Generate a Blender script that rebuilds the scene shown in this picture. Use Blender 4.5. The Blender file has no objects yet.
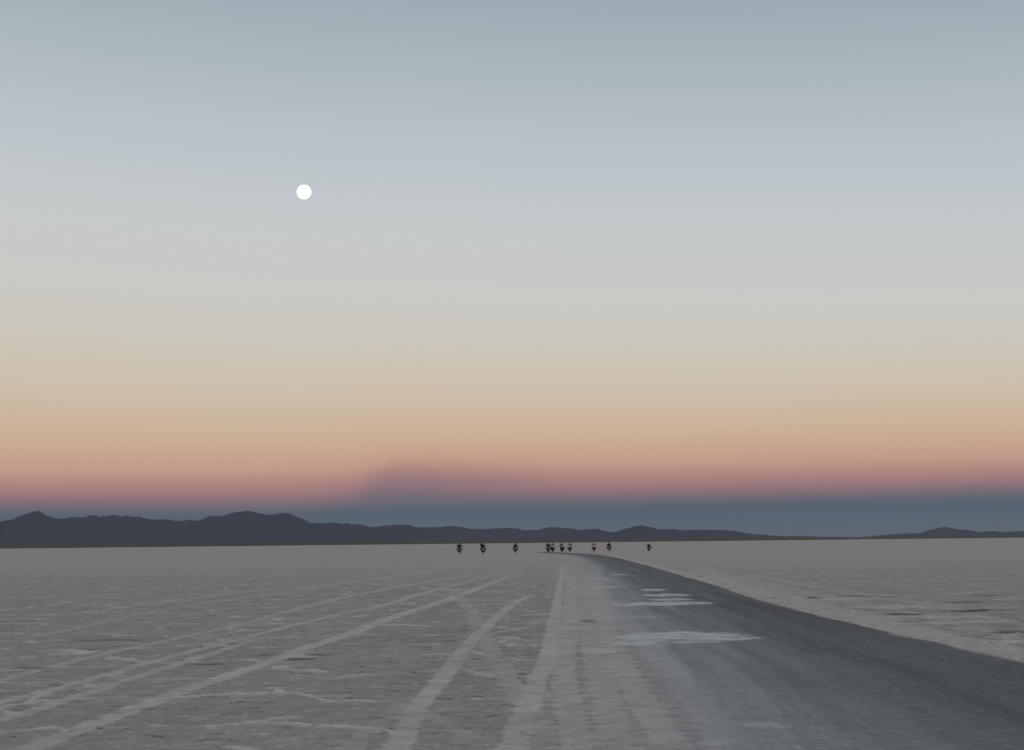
import bpy, bmesh, math, random
from mathutils import Vector, Matrix, noise as mnoise
random.seed(7)
R = math.radians
sc = bpy.context.scene
COL = sc.collection

# ------------------------------------------------------------------ camera
W, H = 1024, 750
F = 1487.0                       # focal length in pixels
CAM_H = 1.65
PITCH = math.atan(168.0 / F)
ROLL = math.atan(0.0107)         # the horizon climbs slightly to the right
cd = bpy.data.cameras.new('camera')
cd.sensor_width = 36.0
cd.lens = 36.0 * F / W
cd.clip_start = 0.1
cd.clip_end = 300000.0
cam = bpy.data.objects.new('camera', cd)
COL.objects.link(cam)
cam.matrix_world = (Matrix.Translation((0, 0, CAM_H)) @ Matrix.Rotation(R(90) + PITCH, 4, 'X')
                    @ Matrix.Rotation(-ROLL, 4, 'Z'))
sc.camera = cam
CM = cam.matrix_world.copy()

def ray(px, py):
    return (CM.to_3x3() @ Vector((px - W / 2, H / 2 - py, -F))).normalized()

def at(px, py):
    """Point of the flat ground that the photograph shows at a pixel."""
    d = ray(px, py)
    t = CAM_H / max(1e-6, -d.z)
    return Vector((d.x * t, d.y * t, 0))

# ------------------------------------------------------------------ node helpers
class NT:
    def __init__(s, tree):
        s.t = tree
        tree.nodes.clear()
    def n(s, typ, **kw):
        nd = s.t.nodes.new(typ)
        for k, v in kw.items():
            setattr(nd, k, v)
        return nd
    def set(s, sock, v):
        if isinstance(v, bpy.types.NodeSocket):
            s.t.links.new(v, sock)
        elif isinstance(v, bpy.types.Node):
            s.t.links.new(v.outputs[0], sock)
        elif v is not None:
            sock.default_value = v
    def math(s, op, a, b=None, c=None, clamp=False):
        nd = s.n('ShaderNodeMath', operation=op, use_clamp=clamp)
        for i, v in enumerate((a, b, c)):
            s.set(nd.inputs[i], v)
        return nd.outputs[0]
    def mr(s, v, a, b, c=0.0, d=1.0, smooth=True):
        nd = s.n('ShaderNodeMapRange', interpolation_type='SMOOTHSTEP' if smooth else 'LINEAR', clamp=True)
        for i, x in enumerate((v, a, b, c, d)):
            s.set(nd.inputs[i], x)
        return nd.outputs[0]
    def mix(s, f, a, b, blend='MIX'):
        nd = s.n('ShaderNodeMix', data_type='RGBA', blend_type=blend)
        s.set(nd.inputs[0], f)
        for i, v in ((6, a), (7, b)):
            s.set(nd.inputs[i], (*v, 1) if isinstance(v, tuple) and len(v) == 3 else v)
        return nd.outputs[2]
    def noise(s, vec, scale, detail=4, rough=0.55, dist=0.0):
        nd = s.n('ShaderNodeTexNoise')
        s.set(nd.inputs['Vector'], vec)
        nd.inputs['Scale'].default_value = scale
        nd.inputs['Detail'].default_value = detail
        nd.inputs['Roughness'].default_value = rough
        nd.inputs['Distortion'].default_value = dist
        return nd
    def ramp(s, fac, stops, interp='LINEAR'):
        nd = s.n('ShaderNodeValToRGB')
        cr = nd.color_ramp
        cr.interpolation = interp
        while len(cr.elements) < len(stops):
            cr.elements.new(0.5)
        for e, (p, c) in zip(cr.elements, stops):
            e.position = p
            e.color = (*c, 1) if len(c) == 3 else c
        s.set(nd.inputs[0], fac)
        return nd.outputs[0]

def new_mat(name):
    m = bpy.data.materials.new(name)
    m.use_nodes = True
    return m, NT(m.node_tree)

def principled(nt, color, rough=0.6, metal=0.0, spec=0.5, normal=None):
    p = nt.n('ShaderNodeBsdfPrincipled')
    nt.set(p.inputs['Base Color'], (*color, 1) if isinstance(color, tuple) and len(color) == 3 else color)
    nt.set(p.inputs['Roughness'], rough)
    nt.set(p.inputs['Metallic'], metal)
    p.inputs['Specular IOR Level'].default_value = spec
    if normal is not None:
        nt.set(p.inputs['Normal'], normal)
    return p

def lin(r, g, b):
    f = lambda c: c / 12.92 if c <= 0.04045 else ((c + 0.055) / 1.055) ** 2.4
    return tuple(f(v / 255.0) for v in (r, g, b))

# ------------------------------------------------------------------ world: twilight sky opposite the set sun
world = bpy.data.worlds.new('World')
sc.world = world
world.use_nodes = True
nt = NT(world.node_tree)
tc = nt.n('ShaderNodeTexCoord')
sep = nt.n('ShaderNodeSeparateXYZ')
nt.set(sep.inputs[0], tc.outputs['Generated'])
X, Y, Z = sep.outputs
elev = nt.math('MULTIPLY', nt.math('ARCSINE', Z), 180 / math.pi)
az = nt.math('MULTIPLY', nt.math('ARCTAN2', X, Y), 180 / math.pi)   # 0 straight ahead, + to the right
# the long shadow a peak behind throws into the dusty air: lifts the dark band
# sharp slanted left flank, soft right flank
azs = nt.math('SUBTRACT', az, nt.math('MULTIPLY', elev, 0.63))
wedge = nt.math('MULTIPLY', nt.mr(azs, -7.9, -6.2), nt.mr(az, -5.0, 4.0, 1.0, 0.0))
wedge = nt.math('MULTIPLY', wedge, nt.mr(elev, 2.6, 4.4, 1.0, 0.0))
stv = nt.n('ShaderNodeCombineXYZ')
nt.set(stv.inputs[0], nt.math('MULTIPLY', az, 0.06)); nt.set(stv.inputs[1], nt.math('MULTIPLY', elev, 0.9))
streak = nt.math('MULTIPLY', nt.math('SUBTRACT', nt.noise(stv, 1.0, 3).outputs[0], 0.5), 0.25)
e1 = nt.math('SUBTRACT', elev, nt.math('MULTIPLY', nt.math('MULTIPLY', wedge, nt.mr(elev, 1.3, 2.6, 0.05, 1.0)), 0.22))
e1 = nt.math('ADD', e1, nt.math('MULTIPLY', streak, nt.mr(elev, 0.6, 1.6)))
# the sky pales a little towards the left
azl = nt.math('MINIMUM', nt.math('MAXIMUM', az, -30.0), 30.0)
e1 = nt.math('ADD', e1, nt.math('MULTIPLY', nt.math('MULTIPLY', azl, 0.05), nt.mr(elev, 2.0, 12.0)))
e1 = nt.math('ADD', e1, nt.math('MULTIPLY', nt.mr(az, -4.0, -9.0), 0.17))
def el(y):     # elevation of a picture row on the middle column
    return math.degrees(PITCH + math.atan((H / 2 - y) / F))
rows = [(538, (90, 101, 112)), (522, (87, 100, 113)), (514, (81, 95, 108)), (506, (91, 97, 111)), (499, (122, 107, 116)),
        (490, (158, 120, 124)), (478, (184, 137, 129)), (463, (204, 162, 139)), (430, (211, 183, 155)),
        (388, (210, 196, 176)), (345, (207, 201, 190)), (300, (205, 204, 200)), (240, (200, 204, 204)),
        (170, (190, 198, 204)), (100, (178, 189, 195)), (40, (165, 179, 187)), (0, (158, 173, 181))]
EMAX = 40.0
stops = [((el(y)) / EMAX, lin(*c)) for y, c in rows]
stops = [(max(0, p), c) for p, c in stops]
stops += [(0.72, lin(142, 154, 162)), (1.0, lin(136, 144, 150))]
fwd = nt.ramp(nt.math('DIVIDE', e1, EMAX, clamp=True), stops)
# the side where the sun went down: a warm glow along the horizon
fwd = nt.mix(nt.math('MULTIPLY', wedge, nt.math('MULTIPLY', nt.mr(elev, 1.2, 1.8), nt.mr(elev, 1.6, 3.9, 0.37, 0.0))), fwd, lin(104, 104, 120))
back = nt.ramp(nt.math('DIVIDE', elev, EMAX, clamp=True),
               [(0.0, (0.92, 0.64, 0.40)), (0.15, (1.0, 0.78, 0.57)), (0.4, (0.72, 0.63, 0.53)),
                (0.7, (0.40, 0.39, 0.37)), (1.0, lin(136, 144, 150))])
side = nt.mr(Y, 0.45, -0.7)
sky = nt.mix(side, fwd, back)
below = nt.mr(Z, -0.002, -0.03)
sky = nt.mix(below, sky, (0.10, 0.10, 0.10))
bg = nt.n('ShaderNodeBackground')
nt.set(bg.inputs[0], sky)
bg.inputs[1].default_value = 1.0
out = nt.n('ShaderNodeOutputWorld')
nt.t.links.new(bg.outputs[0], out.inputs[0])

# afterglow: a faint, very soft warm light from where the sun went down behind the camera
sd = bpy.data.lights.new('sun', 'SUN')
sd.energy = 0.12
sd.angle = R(25)
sd.color = (1.0, 0.82, 0.66)
so = bpy.data.objects.new('sun', sd)
so.rotation_euler = (R(82), 0, R(14))      # low, shining forward
COL.objects.link(so)

# ------------------------------------------------------------------ object helpers
def link(name, me, mat=None, parent=None):
    o = bpy.data.objects.new(name, me)
    COL.objects.link(o)
    if mat is not None:
        for m in (mat if isinstance(mat, (list, tuple)) else [mat]):
            me.materials.append(m)
    if parent is not None:
        o.parent = parent
    return o

def obj(name, bm, mat=None, parent=None, smooth=True):
    me = bpy.data.meshes.new(name)
    bmesh.ops.recalc_face_normals(bm, faces=bm.faces)
    for f in bm.faces:
        f.smooth = smooth
    bm.to_mesh(me)
    bm.free()
    return link(name, me, mat, parent)

# ------------------------------------------------------------------ lines on the ground: road, tyre tracks, drifts
import numpy as np

def smooth_line(pts, n=60):
    """Catmull-Rom through ground points."""
    P = [pts[0] * 2 - pts[1]] + pts + [pts[-1] * 2 - pts[-2]]
    res = []
    segs = len(pts) - 1
    for i in range(segs):
        p0, p1, p2, p3 = P[i:i + 4]
        k = max(2, n // segs)
        for j in range(k + (i == segs - 1)):
            t = j / k
            res.append(0.5 * ((2 * p1) + (p2 - p0) * t + (2 * p0 - 5 * p1 + 4 * p2 - p3) * t * t + (3 * p1 - p0 - 3 * p2 + p3) * t ** 3))
    return res

def line_at(*px):
    return [at(*q) for q in px]

# the graded road bends away to the left far off
Lp = line_at((540, 900), (566, 800), (577, 745), (581, 690), (582, 650), (581, 620), (581, 595), (580, 575), (575, 562.5), (560, 555.6), (530, 553.0))
Rp = line_at((1800, 840), (1320, 745), (1024, 661), (912, 636.3), (812, 613.2), (766, 601), (712, 583.8), (682, 575.2), (642, 564), (612, 556.6), (588, 553.8), (545, 551.9))
LL, RR = smooth_line(Lp, 120), smooth_line(Rp, 120)
LX = np.array([[p.y, p.x] for p in LL]); RX = np.array([[p.y, p.x] for p in RR])
Y_END = RX[-1, 0]
def ragged(y):
    """Sideways wander of the road's scraped right edge."""
    k = min(1.0, y / 25.0)
    return (0.05 * mnoise.fractal(Vector((y * 0.55, 5.0, 0)), 1.0, 2.0, 4) + 0.10 * mnoise.noise(Vector((y * 0.12, 2.0, 0)))) * k
ey = np.geomspace(5.0, Y_END, 900)
RX = np.stack([ey, np.interp(ey, RX[:, 0], RX[:, 1]) + np.array([ragged(v) for v in ey])], 1)

def road_u(x, y):
    xl = np.interp(y, LX[:, 0], LX[:, 1]); xr = np.interp(y, RX[:, 0], RX[:, 1])
    return (x - xl) / np.maximum(0.05, xr - xl)

TRACKS = [   # strength, picture points on the ground, width in metres along it
    (0.75, [(-60, 694), (0, 680), (44, 668), (116, 651), (164, 641), (239, 624), (290, 610.5), (342, 598), (420, 583), (500, 571)], (0.26, 0.32, 0.7)),
    (0.90, [(-60, 716), (0, 702), (85, 680), (164, 658), (239, 639), (297, 624), (349, 612), (384, 605), (432, 590.5), (500, 573)], (0.28, 0.33, 0.6)),
    (0.80, [(-60, 734), (0, 719), (44, 707), (113, 684), (164, 668), (212, 653), (262, 637)], (0.36, 0.32)),
    (1.00, [(-40, 772), (24, 750), (68, 733), (137, 707), (191, 687), (260, 665), (308, 646.5), (349, 634), (384, 620), (452, 598), (487, 584.5), (525, 570)], (0.42, 0.44, 0.7)),
    (1.00, [(375, 790), (398, 745), (418, 707), (446, 673), (476, 636), (511, 605), (534, 593)], (0.37, 0.37, 0.40)),
    (1.00, [(505, 772), (516, 738), (521, 725), (535, 684), (548, 653), (555, 615), (559, 591), (562, 573), (563, 562)], (0.42, 0.42, 0.40, 0.36)),
    (0.80, [(582, 772), (576, 735), (572, 718), (564, 670), (569, 625), (572, 590), (571, 566)], (0.44, 0.5, 1.0)),
    (0.50, [(446, 586), (466, 605), (480, 630), (493, 653), (514, 687), (531, 712), (552, 752)], (0.6, 0.40, 0.36)),
    (0.80, [(588, 572), (600, 607), (612, 640), (628, 676), (650, 712), (690, 768)], (1.0, 0.55, 0.50)),
    (0.62, [(577, 572), (582, 602), (590, 640), (604, 690), (622, 765)], (0.9, 0.5, 0.46)),
    (0.7, [(596, 568), (620, 607), (650, 645), (690, 690), (745, 765)], (0.9, 0.6, 0.5)),
    (0.12, [(640, 790), (615, 720), (598, 660), (588, 615), (580, 585), (572, 562)], (1.6, 2.0, 3.0)),
    (0.45, [(700, 766), (672, 735), (655, 712)], (0.34, 0.3)),
    (0.40, [(330, 764), (395, 712), (436, 690)], (0.3, 0.25)),
    (0.40, [(395, 700), (455, 728), (480, 740)], (0.25, 0.25)),
    (0.45, [(150, 604), (260, 590), (352, 582), (470, 565)], (0.6, 1.4)),
    (0.40, [(20, 640), (180, 607), (330, 586)], (0.4, 0.7)),
    (0.45, [(1030, 640), (930, 617), (850, 601), (760, 583), (690, 566)], (0.5, 0.8, 1.6)),
    (0.7, [(1060, 668), (930, 637), (850, 616.5), (786, 600.5), (730, 585), (680, 570)], (1.6, 1.8, 2.4, 3.5)),
    (0.35, [(1030, 627), (940, 606), (850, 592), (740, 574)], (0.5, 1.0)),
]
def streaks(x, y, table_):
    """Flat patches lying across the view: how far inside the strongest one each ground point is, and its strength."""
    best = np.zeros_like(x); stren = np.zeros_like(x)
    for n_, (st, x0, x1, yc, h) in enumerate(table_):
        a, b = at(x0, yc), at(x1, yc)
        f, g = at((x0 + x1) / 2, yc + h / 2).y, at((x0 + x1) / 2, yc - h / 2).y
        cx, cy, hl, hd = (a.x + b.x) / 2, (f + g) / 2, (b.x - a.x) / 2, (g - f) / 2
        sel = np.nonzero((np.abs(x - cx) < hl * 1.5) & (np.abs(y - cy) < hd * 1.8))[0]
        if not len(sel):
            continue
        u, v = (x[sel] - cx) / hl, (y[sel] - cy) / hd
        v = v + 0.35 * fbm(u * 1.9 + 3 * n_, u * 0.3, 4, 20) + 0.25 * u * math.sin(n_ * 2.2)
        u = u + 0.16 * fbm(v * 1.5 + 9 * n_, u * 1.1, 3, 30)
        d = 1 - (np.abs(u) ** 2.2 + np.abs(v) ** 1.8) ** 0.5
        eff = np.clip(d, 0, 1) * st
        up = eff > best[sel] * stren[sel]
        best[sel[up]] = d[up]; stren[sel[up]] = st
    return best, stren
DRIFTS = [   # strength, from column, to column, row, height
    (1.0, 594, 764, 636.5, 11), (1.0, 650, 778, 638.8, 5.5), (0.9, 604, 672, 643.5, 6), (0.7, 660, 730, 642.5, 4), (0.4, 590, 690, 642, 11), (1.0, 600, 730, 604, 5.0), (1.0, 634, 699, 595.3, 3.6), (0.95, 643, 699, 599.8, 3.2),
    (0.9, 636, 672, 590, 3.2), (0.8, 607, 630, 574.8, 1.9), (0.55, 582, 630, 587, 3.0), (0.45, 578, 616, 579, 3.0),
    (0.4, 735, 800, 727, 8), (0.5, 545, 640, 651, 8), (0.45, 540, 612, 628, 6), (0.25, 590, 680, 617, 5), (0.3, 690, 745, 742, 8),
    (0.3, 430, 500, 600, 3), (0.3, 420, 505, 590, 2.4), (0.5, 800, 900, 599, 3.0), (0.6, 830, 960, 607, 4.0), (0.5, 860, 1010, 617, 4),
    (0.5, 935, 1030, 622, 4)]
DARK_PATCHES = [(0.8, 806, 822, 597.4, 2.6), (0.9, 875, 935, 614.0, 3.0), (0.9, 925, 1030, 610.5, 3.2), (0.6, 860, 905, 597, 2.4), (0.8, 980, 1040, 632, 3.6), (0.6, 915, 1010, 602, 2.2),  # flat dark patches: strength, from column, to column, row, height
        (0.5, 840, 880, 596, 2.0), (0.6, 950, 1030, 596, 2.2),
        (0.8, 275, 325, 659.5, 4.0), (0.8, 178, 232, 664, 3.4), (0.6, 296, 345, 654.5, 3), (0.5, 20, 120, 650, 3.5), (0.5, 60, 160, 640, 3), (0.5, 0, 60, 668, 3.5), (0.4, 250, 280, 655, 3),
        (0.5, 576, 600, 621, 5), (0.5, 590, 604, 628, 5), (0.4, 535, 548, 586, 2.2)]

def field(x, y, lines):
    """For every ground point: how far it lies inside the strongest streak (1 on its centre line, 0 at the border) and that streak's strength."""
    best = np.zeros_like(x); stren = np.zeros_like(x)
    for st, pts, ws in lines:
        L = smooth_line(pts, 64)
        n = len(L)
        w = np.interp(np.linspace(0, 1, n), np.linspace(0, 1, len(ws)), ws) * 0.5 * (0.9 if st > 0.7 else 1.0)
        lx = np.array([p.x for p in L]); ly = np.array([p.y for p in L])
        pad = w.max() + 0.1
        sel = np.nonzero((x > lx.min() - pad) & (x < lx.max() + pad) & (y > ly.min() - pad) & (y < ly.max() + pad))[0]
        if not len(sel):
            continue
        X_, Y_ = x[sel], y[sel]
        d = np.zeros(len(sel)); tt = np.zeros(len(sel))
        for k in range(n - 1):
            ax, ay, bx, by = lx[k], ly[k], lx[k + 1], ly[k + 1]
            q = np.nonzero((X_ > min(ax, bx) - pad) & (X_ < max(ax, bx) + pad) & (Y_ > min(ay, by) - pad) & (Y_ < max(ay, by) + pad))[0]
            if not len(q):
                continue
            dx, dy = bx - ax, by - ay
            t = np.clip(((X_[q] - ax) * dx + (Y_[q] - ay) * dy) / (dx * dx + dy * dy + 1e-9), 0, 1)
            r = np.hypot(X_[q] - ax - t * dx, Y_[q] - ay - t * dy)
            v = 1 - r / (w[k] + (w[k + 1] - w[k]) * t)
            up = v > d[q]
            d[q[up]] = v[up]; tt[q[up]] = (k + t[up]) / (n - 1)
        fade = np.clip(np.minimum(tt, 1 - tt) / 0.10, 0, 1)
        eff = d * st * (0.25 + 0.75 * fade)
        cur = best[sel] * stren[sel]
        up = eff > cur
        best[sel[up]] = d[up]; stren[sel[up]] = (st * (0.25 + 0.75 * fade))[up]
    return best, stren

TR = [(st, line_at(*pts), ws) for st, pts, ws in TRACKS]

# relief of the crust (metres), the same function everywhere
rng = np.random.RandomState(3)
PERM = rng.permutation(4096).astype(np.int64)
def hash2(i, j, k=0):
    return PERM[(PERM[(PERM[i & 4095] + j) & 4095] + k) & 4095]
def perlin(x, y, k=0):
    i, j = np.floor(x).astype(np.int64), np.floor(y).astype(np.int64)
    fx, fy = x - i, y - j
    u, v = fx * fx * fx * (fx * (fx * 6 - 15) + 10), fy * fy * fy * (fy * (fy * 6 - 15) + 10)
    def gr(di, dj):
        a = hash2(i + di, j + dj, k) * (2 * math.pi / 4096)
        return np.cos(a) * (fx - di) + np.sin(a) * (fy - dj)
    a = gr(0, 0); b = gr(1, 0); c = gr(0, 1); d = gr(1, 1)
    return (a + u * (b - a)) + v * ((c + u * (d - c)) - (a + u * (b - a)))
def fbm(x, y, oct_, k=0, g=0.5):
    r = np.zeros_like(x); a = 1.0
    for o in range(oct_):
        r += a * perlin(x * 2 ** o + 17.3 * o, y * 2 ** o - 9.1 * o, k + o)
        a *= g
    return r
def poly_edge(x, y):
    """Distance to the borders of irregular salt polygons (cell size 1)."""
    i, j = np.floor(x).astype(np.int64), np.floor(y).astype(np.int64)
    f1 = np.full_like(x, 9.0); f2 = np.full_like(x, 9.0)
    for di in (-1, 0, 1):
        for dj in (-1, 0, 1):
            px = i + di + 0.15 + 0.7 * hash2(i + di, j + dj, 5) / 4096.0
            py = j + dj + 0.15 + 0.7 * hash2(i + di, j + dj, 11) / 4096.0
            d = np.hypot(px - x, py - y)
            f2 = np.minimum(f2, np.maximum(f1, d)); f1 = np.minimum(f1, d)
    return f2 - f1
def crust(x, y):
    """Relief and the pale broken ridges of the untouched crust."""
    wx, wy = x + 0.55 * fbm(x * 0.7, y * 0.7, 3, 40), y + 0.55 * fbm(x * 0.7 + 31, y * 0.7, 3, 50)
    e = poly_edge(wx / 2.7, wy / 2.7)
    br = fbm(x * 0.8, y * 0.8, 4, 60, 0.6)
    rid = np.clip(1.7 * (1 - e / 0.07), 0, 1) * np.clip((br + 0.20) / 0.26, 0, 1)
    e2 = poly_edge(wx / 1.05 + 40, wy / 1.05 + 40)
    rid = np.maximum(rid, 0.55 * np.clip(1 - e2 / 0.10, 0, 1) * np.clip((br - 0.08) / 0.25, 0, 1))
    h = 0.012 * fbm(x * 0.35, y * 0.35, 2, 70) + 0.010 * fbm(x * 1.6, y * 1.6, 3, 80, 0.6) + 0.006 * fbm(x * 6.5, y * 6.5, 2, 33) + 0.024 * rid * (0.7 + 0.6 * perlin(x * 5, y * 5, 90))
    return h, rid

def ground_mesh(name, xs, ys, quads, mat, on_road):
    td, ts = field(xs, ys, TR)
    dd, ds = streaks(xs, ys, DRIFTS)
    md, ms = streaks(xs, ys, DARK_PATCHES)
    u = road_u(xs, ys)
    r = np.hypot(xs, ys)
    near = np.clip((300 - r) / 160.0, 0, 1)
    h = np.zeros_like(xs); rid = np.zeros_like(xs)
    sel = np.nonzero((r < 300) & (ys > 0))[0]
    hh, rr_ = crust(xs[sel], ys[sel])
    h[sel] = hh * near[sel]; rid[sel] = rr_
    press = np.clip(td / 0.45, 0, 1) * ts
    rid *= 1 - press
    h = h * (1 - 0.8 * press) - 0.010 * press
    h += 0.022 * np.clip(dd * 1.6, 0, 1) * ds * near
    h -= 0.012 * np.clip(md * 1.6, 0, 1) * ms
    if on_road:
        mid_ = np.clip(u / 0.12, 0, 1) * np.clip((1 - u) / 0.05, 0, 1)
        h = h * (1 - 0.7 * mid_) + 0.0012 + 0.004 * mid_ + 0.006 * np.sin(u * 24 + 1.2 * perlin(xs * 0.1, ys * 0.1, 7)) * mid_ * near
        rid *= 1 - np.clip(u / 0.2, 0, 1)
    else:
        inside = (u > 0.05) & (u < 0.985) & (ys < Y_END - 1.5) & (ys > 5.9)
        h = np.where(inside, h * 0.3 - 0.02, h)
    me = bpy.data.meshes.new(name)
    nv, nf = len(xs), len(quads)
    me.vertices.add(nv); me.loops.add(nf * 4); me.polygons.add(nf)
    co = np.stack([xs, ys, h], 1).astype(np.float32)
    me.vertices.foreach_set('co', co.ravel())
    me.loops.foreach_set('vertex_index', quads.ravel().astype(np.int32))
    me.polygons.foreach_set('loop_start', (np.arange(nf) * 4).astype(np.int32))
    me.polygons.foreach_set('use_smooth', np.ones(nf, dtype=bool))
    for nm, val in (('track', td), ('track_strength', ts), ('drift', dd), ('drift_strength', ds), ('dark_patch', md), ('dark_patch_strength', ms), ('ridge', rid), ('across', u)):
        at_ = me.attributes.new(nm, 'FLOAT', 'POINT')
        at_.data.foreach_set('value', np.clip(val, -5, 5).astype(np.float32))
    me.update(calc_edges=True)
    me.validate()
    o = link(name, me, mat)
    o['kind'] = 'structure'
    return o

def attr(nt, nm):
    a = nt.n('ShaderNodeAttribute', attribute_type='GEOMETRY', attribute_name=nm)
    return a.outputs['Fac']

def grey3(nt, v):
    c = nt.n('ShaderNodeCombineColor')
    for i in range(3):
        nt.set(c.inputs[i], v)
    return c.outputs[0]

def salt_nodes(nt, dirt=1.0, marks=True):
    """Base colour and height of the dry salt crust, in metres on the ground."""
    geo = nt.n('ShaderNodeNewGeometry')
    pos = geo.outputs['Position']
    big = nt.noise(pos, 0.035, 3).outputs[0]
    mid = nt.noise(pos, 0.30, 5, 0.6).outputs[0]
    fine = nt.noise(pos, 2.8, 6, 0.65).outputs[0]
    grit = nt.noise(pos, 14.0, 5, 0.7).outputs[0]
    gr2 = nt.noise(pos, 6.5, 5, 0.7).outputs[0]
    v = nt.math('ADD', nt.math('MULTIPLY', mid, 0.14), nt.math('MULTIPLY', fine, 0.26))
    v = nt.math('ADD', v, nt.math('ADD', nt.math('MULTIPLY', grit, 0.24), nt.math('MULTIPLY', gr2, 0.36)))
    base = nt.ramp(v, [(0.41, (0.285, 0.262, 0.260)), (0.47, (0.395, 0.368, 0.367)), (0.53, (0.455, 0.426, 0.426)), (0.59, (0.63, 0.598, 0.597))])
    # brown-grey dirty patches, thin and scattered
    dn = nt.noise(pos, 2.0, 6, 0.68).outputs[0]
    dmask = nt.math('MULTIPLY', nt.mr(dn, 0.51, 0.60), nt.mr(big, 0.42, 0.56, 0.25, 1.0))
    dmask = nt.math('MULTIPLY', dmask, 0.38 * dirt)
    base = nt.mix(dmask, base, (0.165, 0.148, 0.142))
    # small black-brown chips
    ch = nt.noise(pos, 3.2, 4, 0.7).outputs[0]
    base = nt.mix(nt.math('MULTIPLY', nt.math('MULTIPLY', nt.mr(ch, 0.585, 0.62), nt.mr(dn, 0.44, 0.54)), 0.6 * dirt), base, (0.085, 0.068, 0.060))
    # crumbs of clean salt
    cn = nt.noise(pos, 8.0, 3, 0.75).outputs[0]
    crumbs = nt.math('MULTIPLY', nt.mr(cn, 0.60, 0.635), nt.mr(dn, 0.44, 0.54, 1.0, 0.25))
    base = nt.mix(nt.math('MULTIPLY', crumbs, 0.8), base, (0.72, 0.70, 0.69))
    hgt = nt.math('ADD', nt.math('MULTIPLY', v, 0.09), nt.math('MULTIPLY', crumbs, 0.03))
    if marks:
        rg = nt.math('MULTIPLY', attr(nt, 'ridge'), nt.mr(grit, 0.38, 0.55, 0.35, 1.0))
        base = nt.mix(nt.math('MULTIPLY', rg, 0.95), base, (0.72, 0.71, 0.70))
    # far out the flat is cleaner; the paler, warmer tone of hazy distance is painted in too
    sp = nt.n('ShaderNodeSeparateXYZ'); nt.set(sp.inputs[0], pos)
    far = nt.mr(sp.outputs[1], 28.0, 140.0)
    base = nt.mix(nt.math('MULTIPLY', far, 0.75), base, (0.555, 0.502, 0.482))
    if marks:
        w = nt.math('SUBTRACT', nt.math('ADD', nt.math('MULTIPLY', fine, 0.6), nt.math('MULTIPLY', grit, 0.4)), 0.5)
        n3 = nt.mr(nt.noise(pos, 0.4, 3).outputs[0], 0.35, 0.58, 0.65, 1.0)
        n4 = nt.mr(grit, 0.35, 0.52, 0.7, 1.0)
        ta = nt.mr(nt.math('ADD', attr(nt, 'track'), nt.math('MULTIPLY', w, 2.1)), 0.12, 0.46)
        ta = nt.math('MULTIPLY', nt.math('MULTIPLY', nt.math('MULTIPLY', ta, attr(nt, 'track_strength')), n3), n4)
        tcol = nt.mix(nt.mr(fine, 0.35, 0.65), (0.56, 0.532, 0.532), (0.70, 0.67, 0.67))
        base = nt.mix(ta, base, tcol)
        ma = nt.mr(nt.math('ADD', attr(nt, 'dark_patch'), nt.math('MULTIPLY', w, 2.2)), 0.15, 0.6)
        ma = nt.math('MULTIPLY', ma, attr(nt, 'dark_patch_strength'))
        base = nt.mix(ma, base, (0.085, 0.078, 0.075))
    return pos, base, hgt, v, (fine, grit)

def add_drift(nt, base, fine, grit):
    w = nt.math('SUBTRACT', nt.math('ADD', nt.math('MULTIPLY', fine, 0.6), nt.math('MULTIPLY', grit, 0.4)), 0.5)
    da = nt.mr(nt.math('ADD', attr(nt, 'drift'), nt.math('MULTIPLY', w, 1.6)), 0.10, 0.42)
    da = nt.math('MULTIPLY', nt.math('MULTIPLY', da, attr(nt, 'drift_strength')), nt.mr(fine, 0.36, 0.52, 0.35, 1.0))
    return nt.mix(da, base, nt.mix(nt.mr(grit, 0.35, 0.65), (0.60, 0.615, 0.62), (0.74, 0.755, 0.76)))

def bump(nt, h, st=0.6):
    bp = nt.n('ShaderNodeBump')
    bp.inputs['Strength'].default_value = st
    bp.inputs['Distance'].default_value = 1.0
    nt.set(bp.inputs['Height'], h)
    return bp.outputs[0]

m_salt, nt = new_mat('salt_crust')
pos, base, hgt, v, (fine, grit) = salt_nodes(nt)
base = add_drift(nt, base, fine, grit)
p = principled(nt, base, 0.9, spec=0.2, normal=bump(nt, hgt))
o_ = nt.n('ShaderNodeOutputMaterial'); nt.t.links.new(p.outputs[0], o_.inputs[0])

m_road, nt = new_mat('packed_salt_road')
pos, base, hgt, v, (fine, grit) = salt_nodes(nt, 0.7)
U = attr(nt, 'across')
n1 = nt.noise(pos, 0.50, 5, 0.6).outputs[0]
n2 = nt.noise(pos, 4.0, 5, 0.7).outputs[0]
wob = nt.math('ADD', nt.math('MULTIPLY', nt.math('SUBTRACT', n1, 0.5), 0.20), nt.math('MULTIPLY', nt.math('SUBTRACT', n2, 0.5), 0.08))
Uw = nt.math('ADD', U, wob)
sp = nt.n('ShaderNodeSeparateXYZ'); nt.set(sp.inputs[0], pos)
lv = nt.n('ShaderNodeCombineXYZ'); nt.set(lv.inputs[0], nt.math('MULTIPLY', U, 11.0)); nt.set(lv.inputs[1], nt.math('MULTIPLY', sp.outputs[1], 0.07))
lane = nt.noise(lv, 1.0, 4, 0.6).outputs[0]
g3 = lambda a: (a * 1.02, a * 1.05, a * 1.13)
darkn = nt.ramp(Uw, [(0.0, g3(.39)), (0.16, g3(.385)), (0.30, g3(.325)), (0.44, g3(.25)), (0.60, g3(.185)), (0.80, g3(.148)), (0.93, g3(.135)), (1.0, g3(.15))])
darkf = nt.ramp(Uw, [(0.0, g3(.42)), (0.18, g3(.41)), (0.34, g3(.30)), (0.46, g3(.205)), (0.70, g3(.175)), (0.93, g3(.16)), (1.0, g3(.17))])
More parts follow.
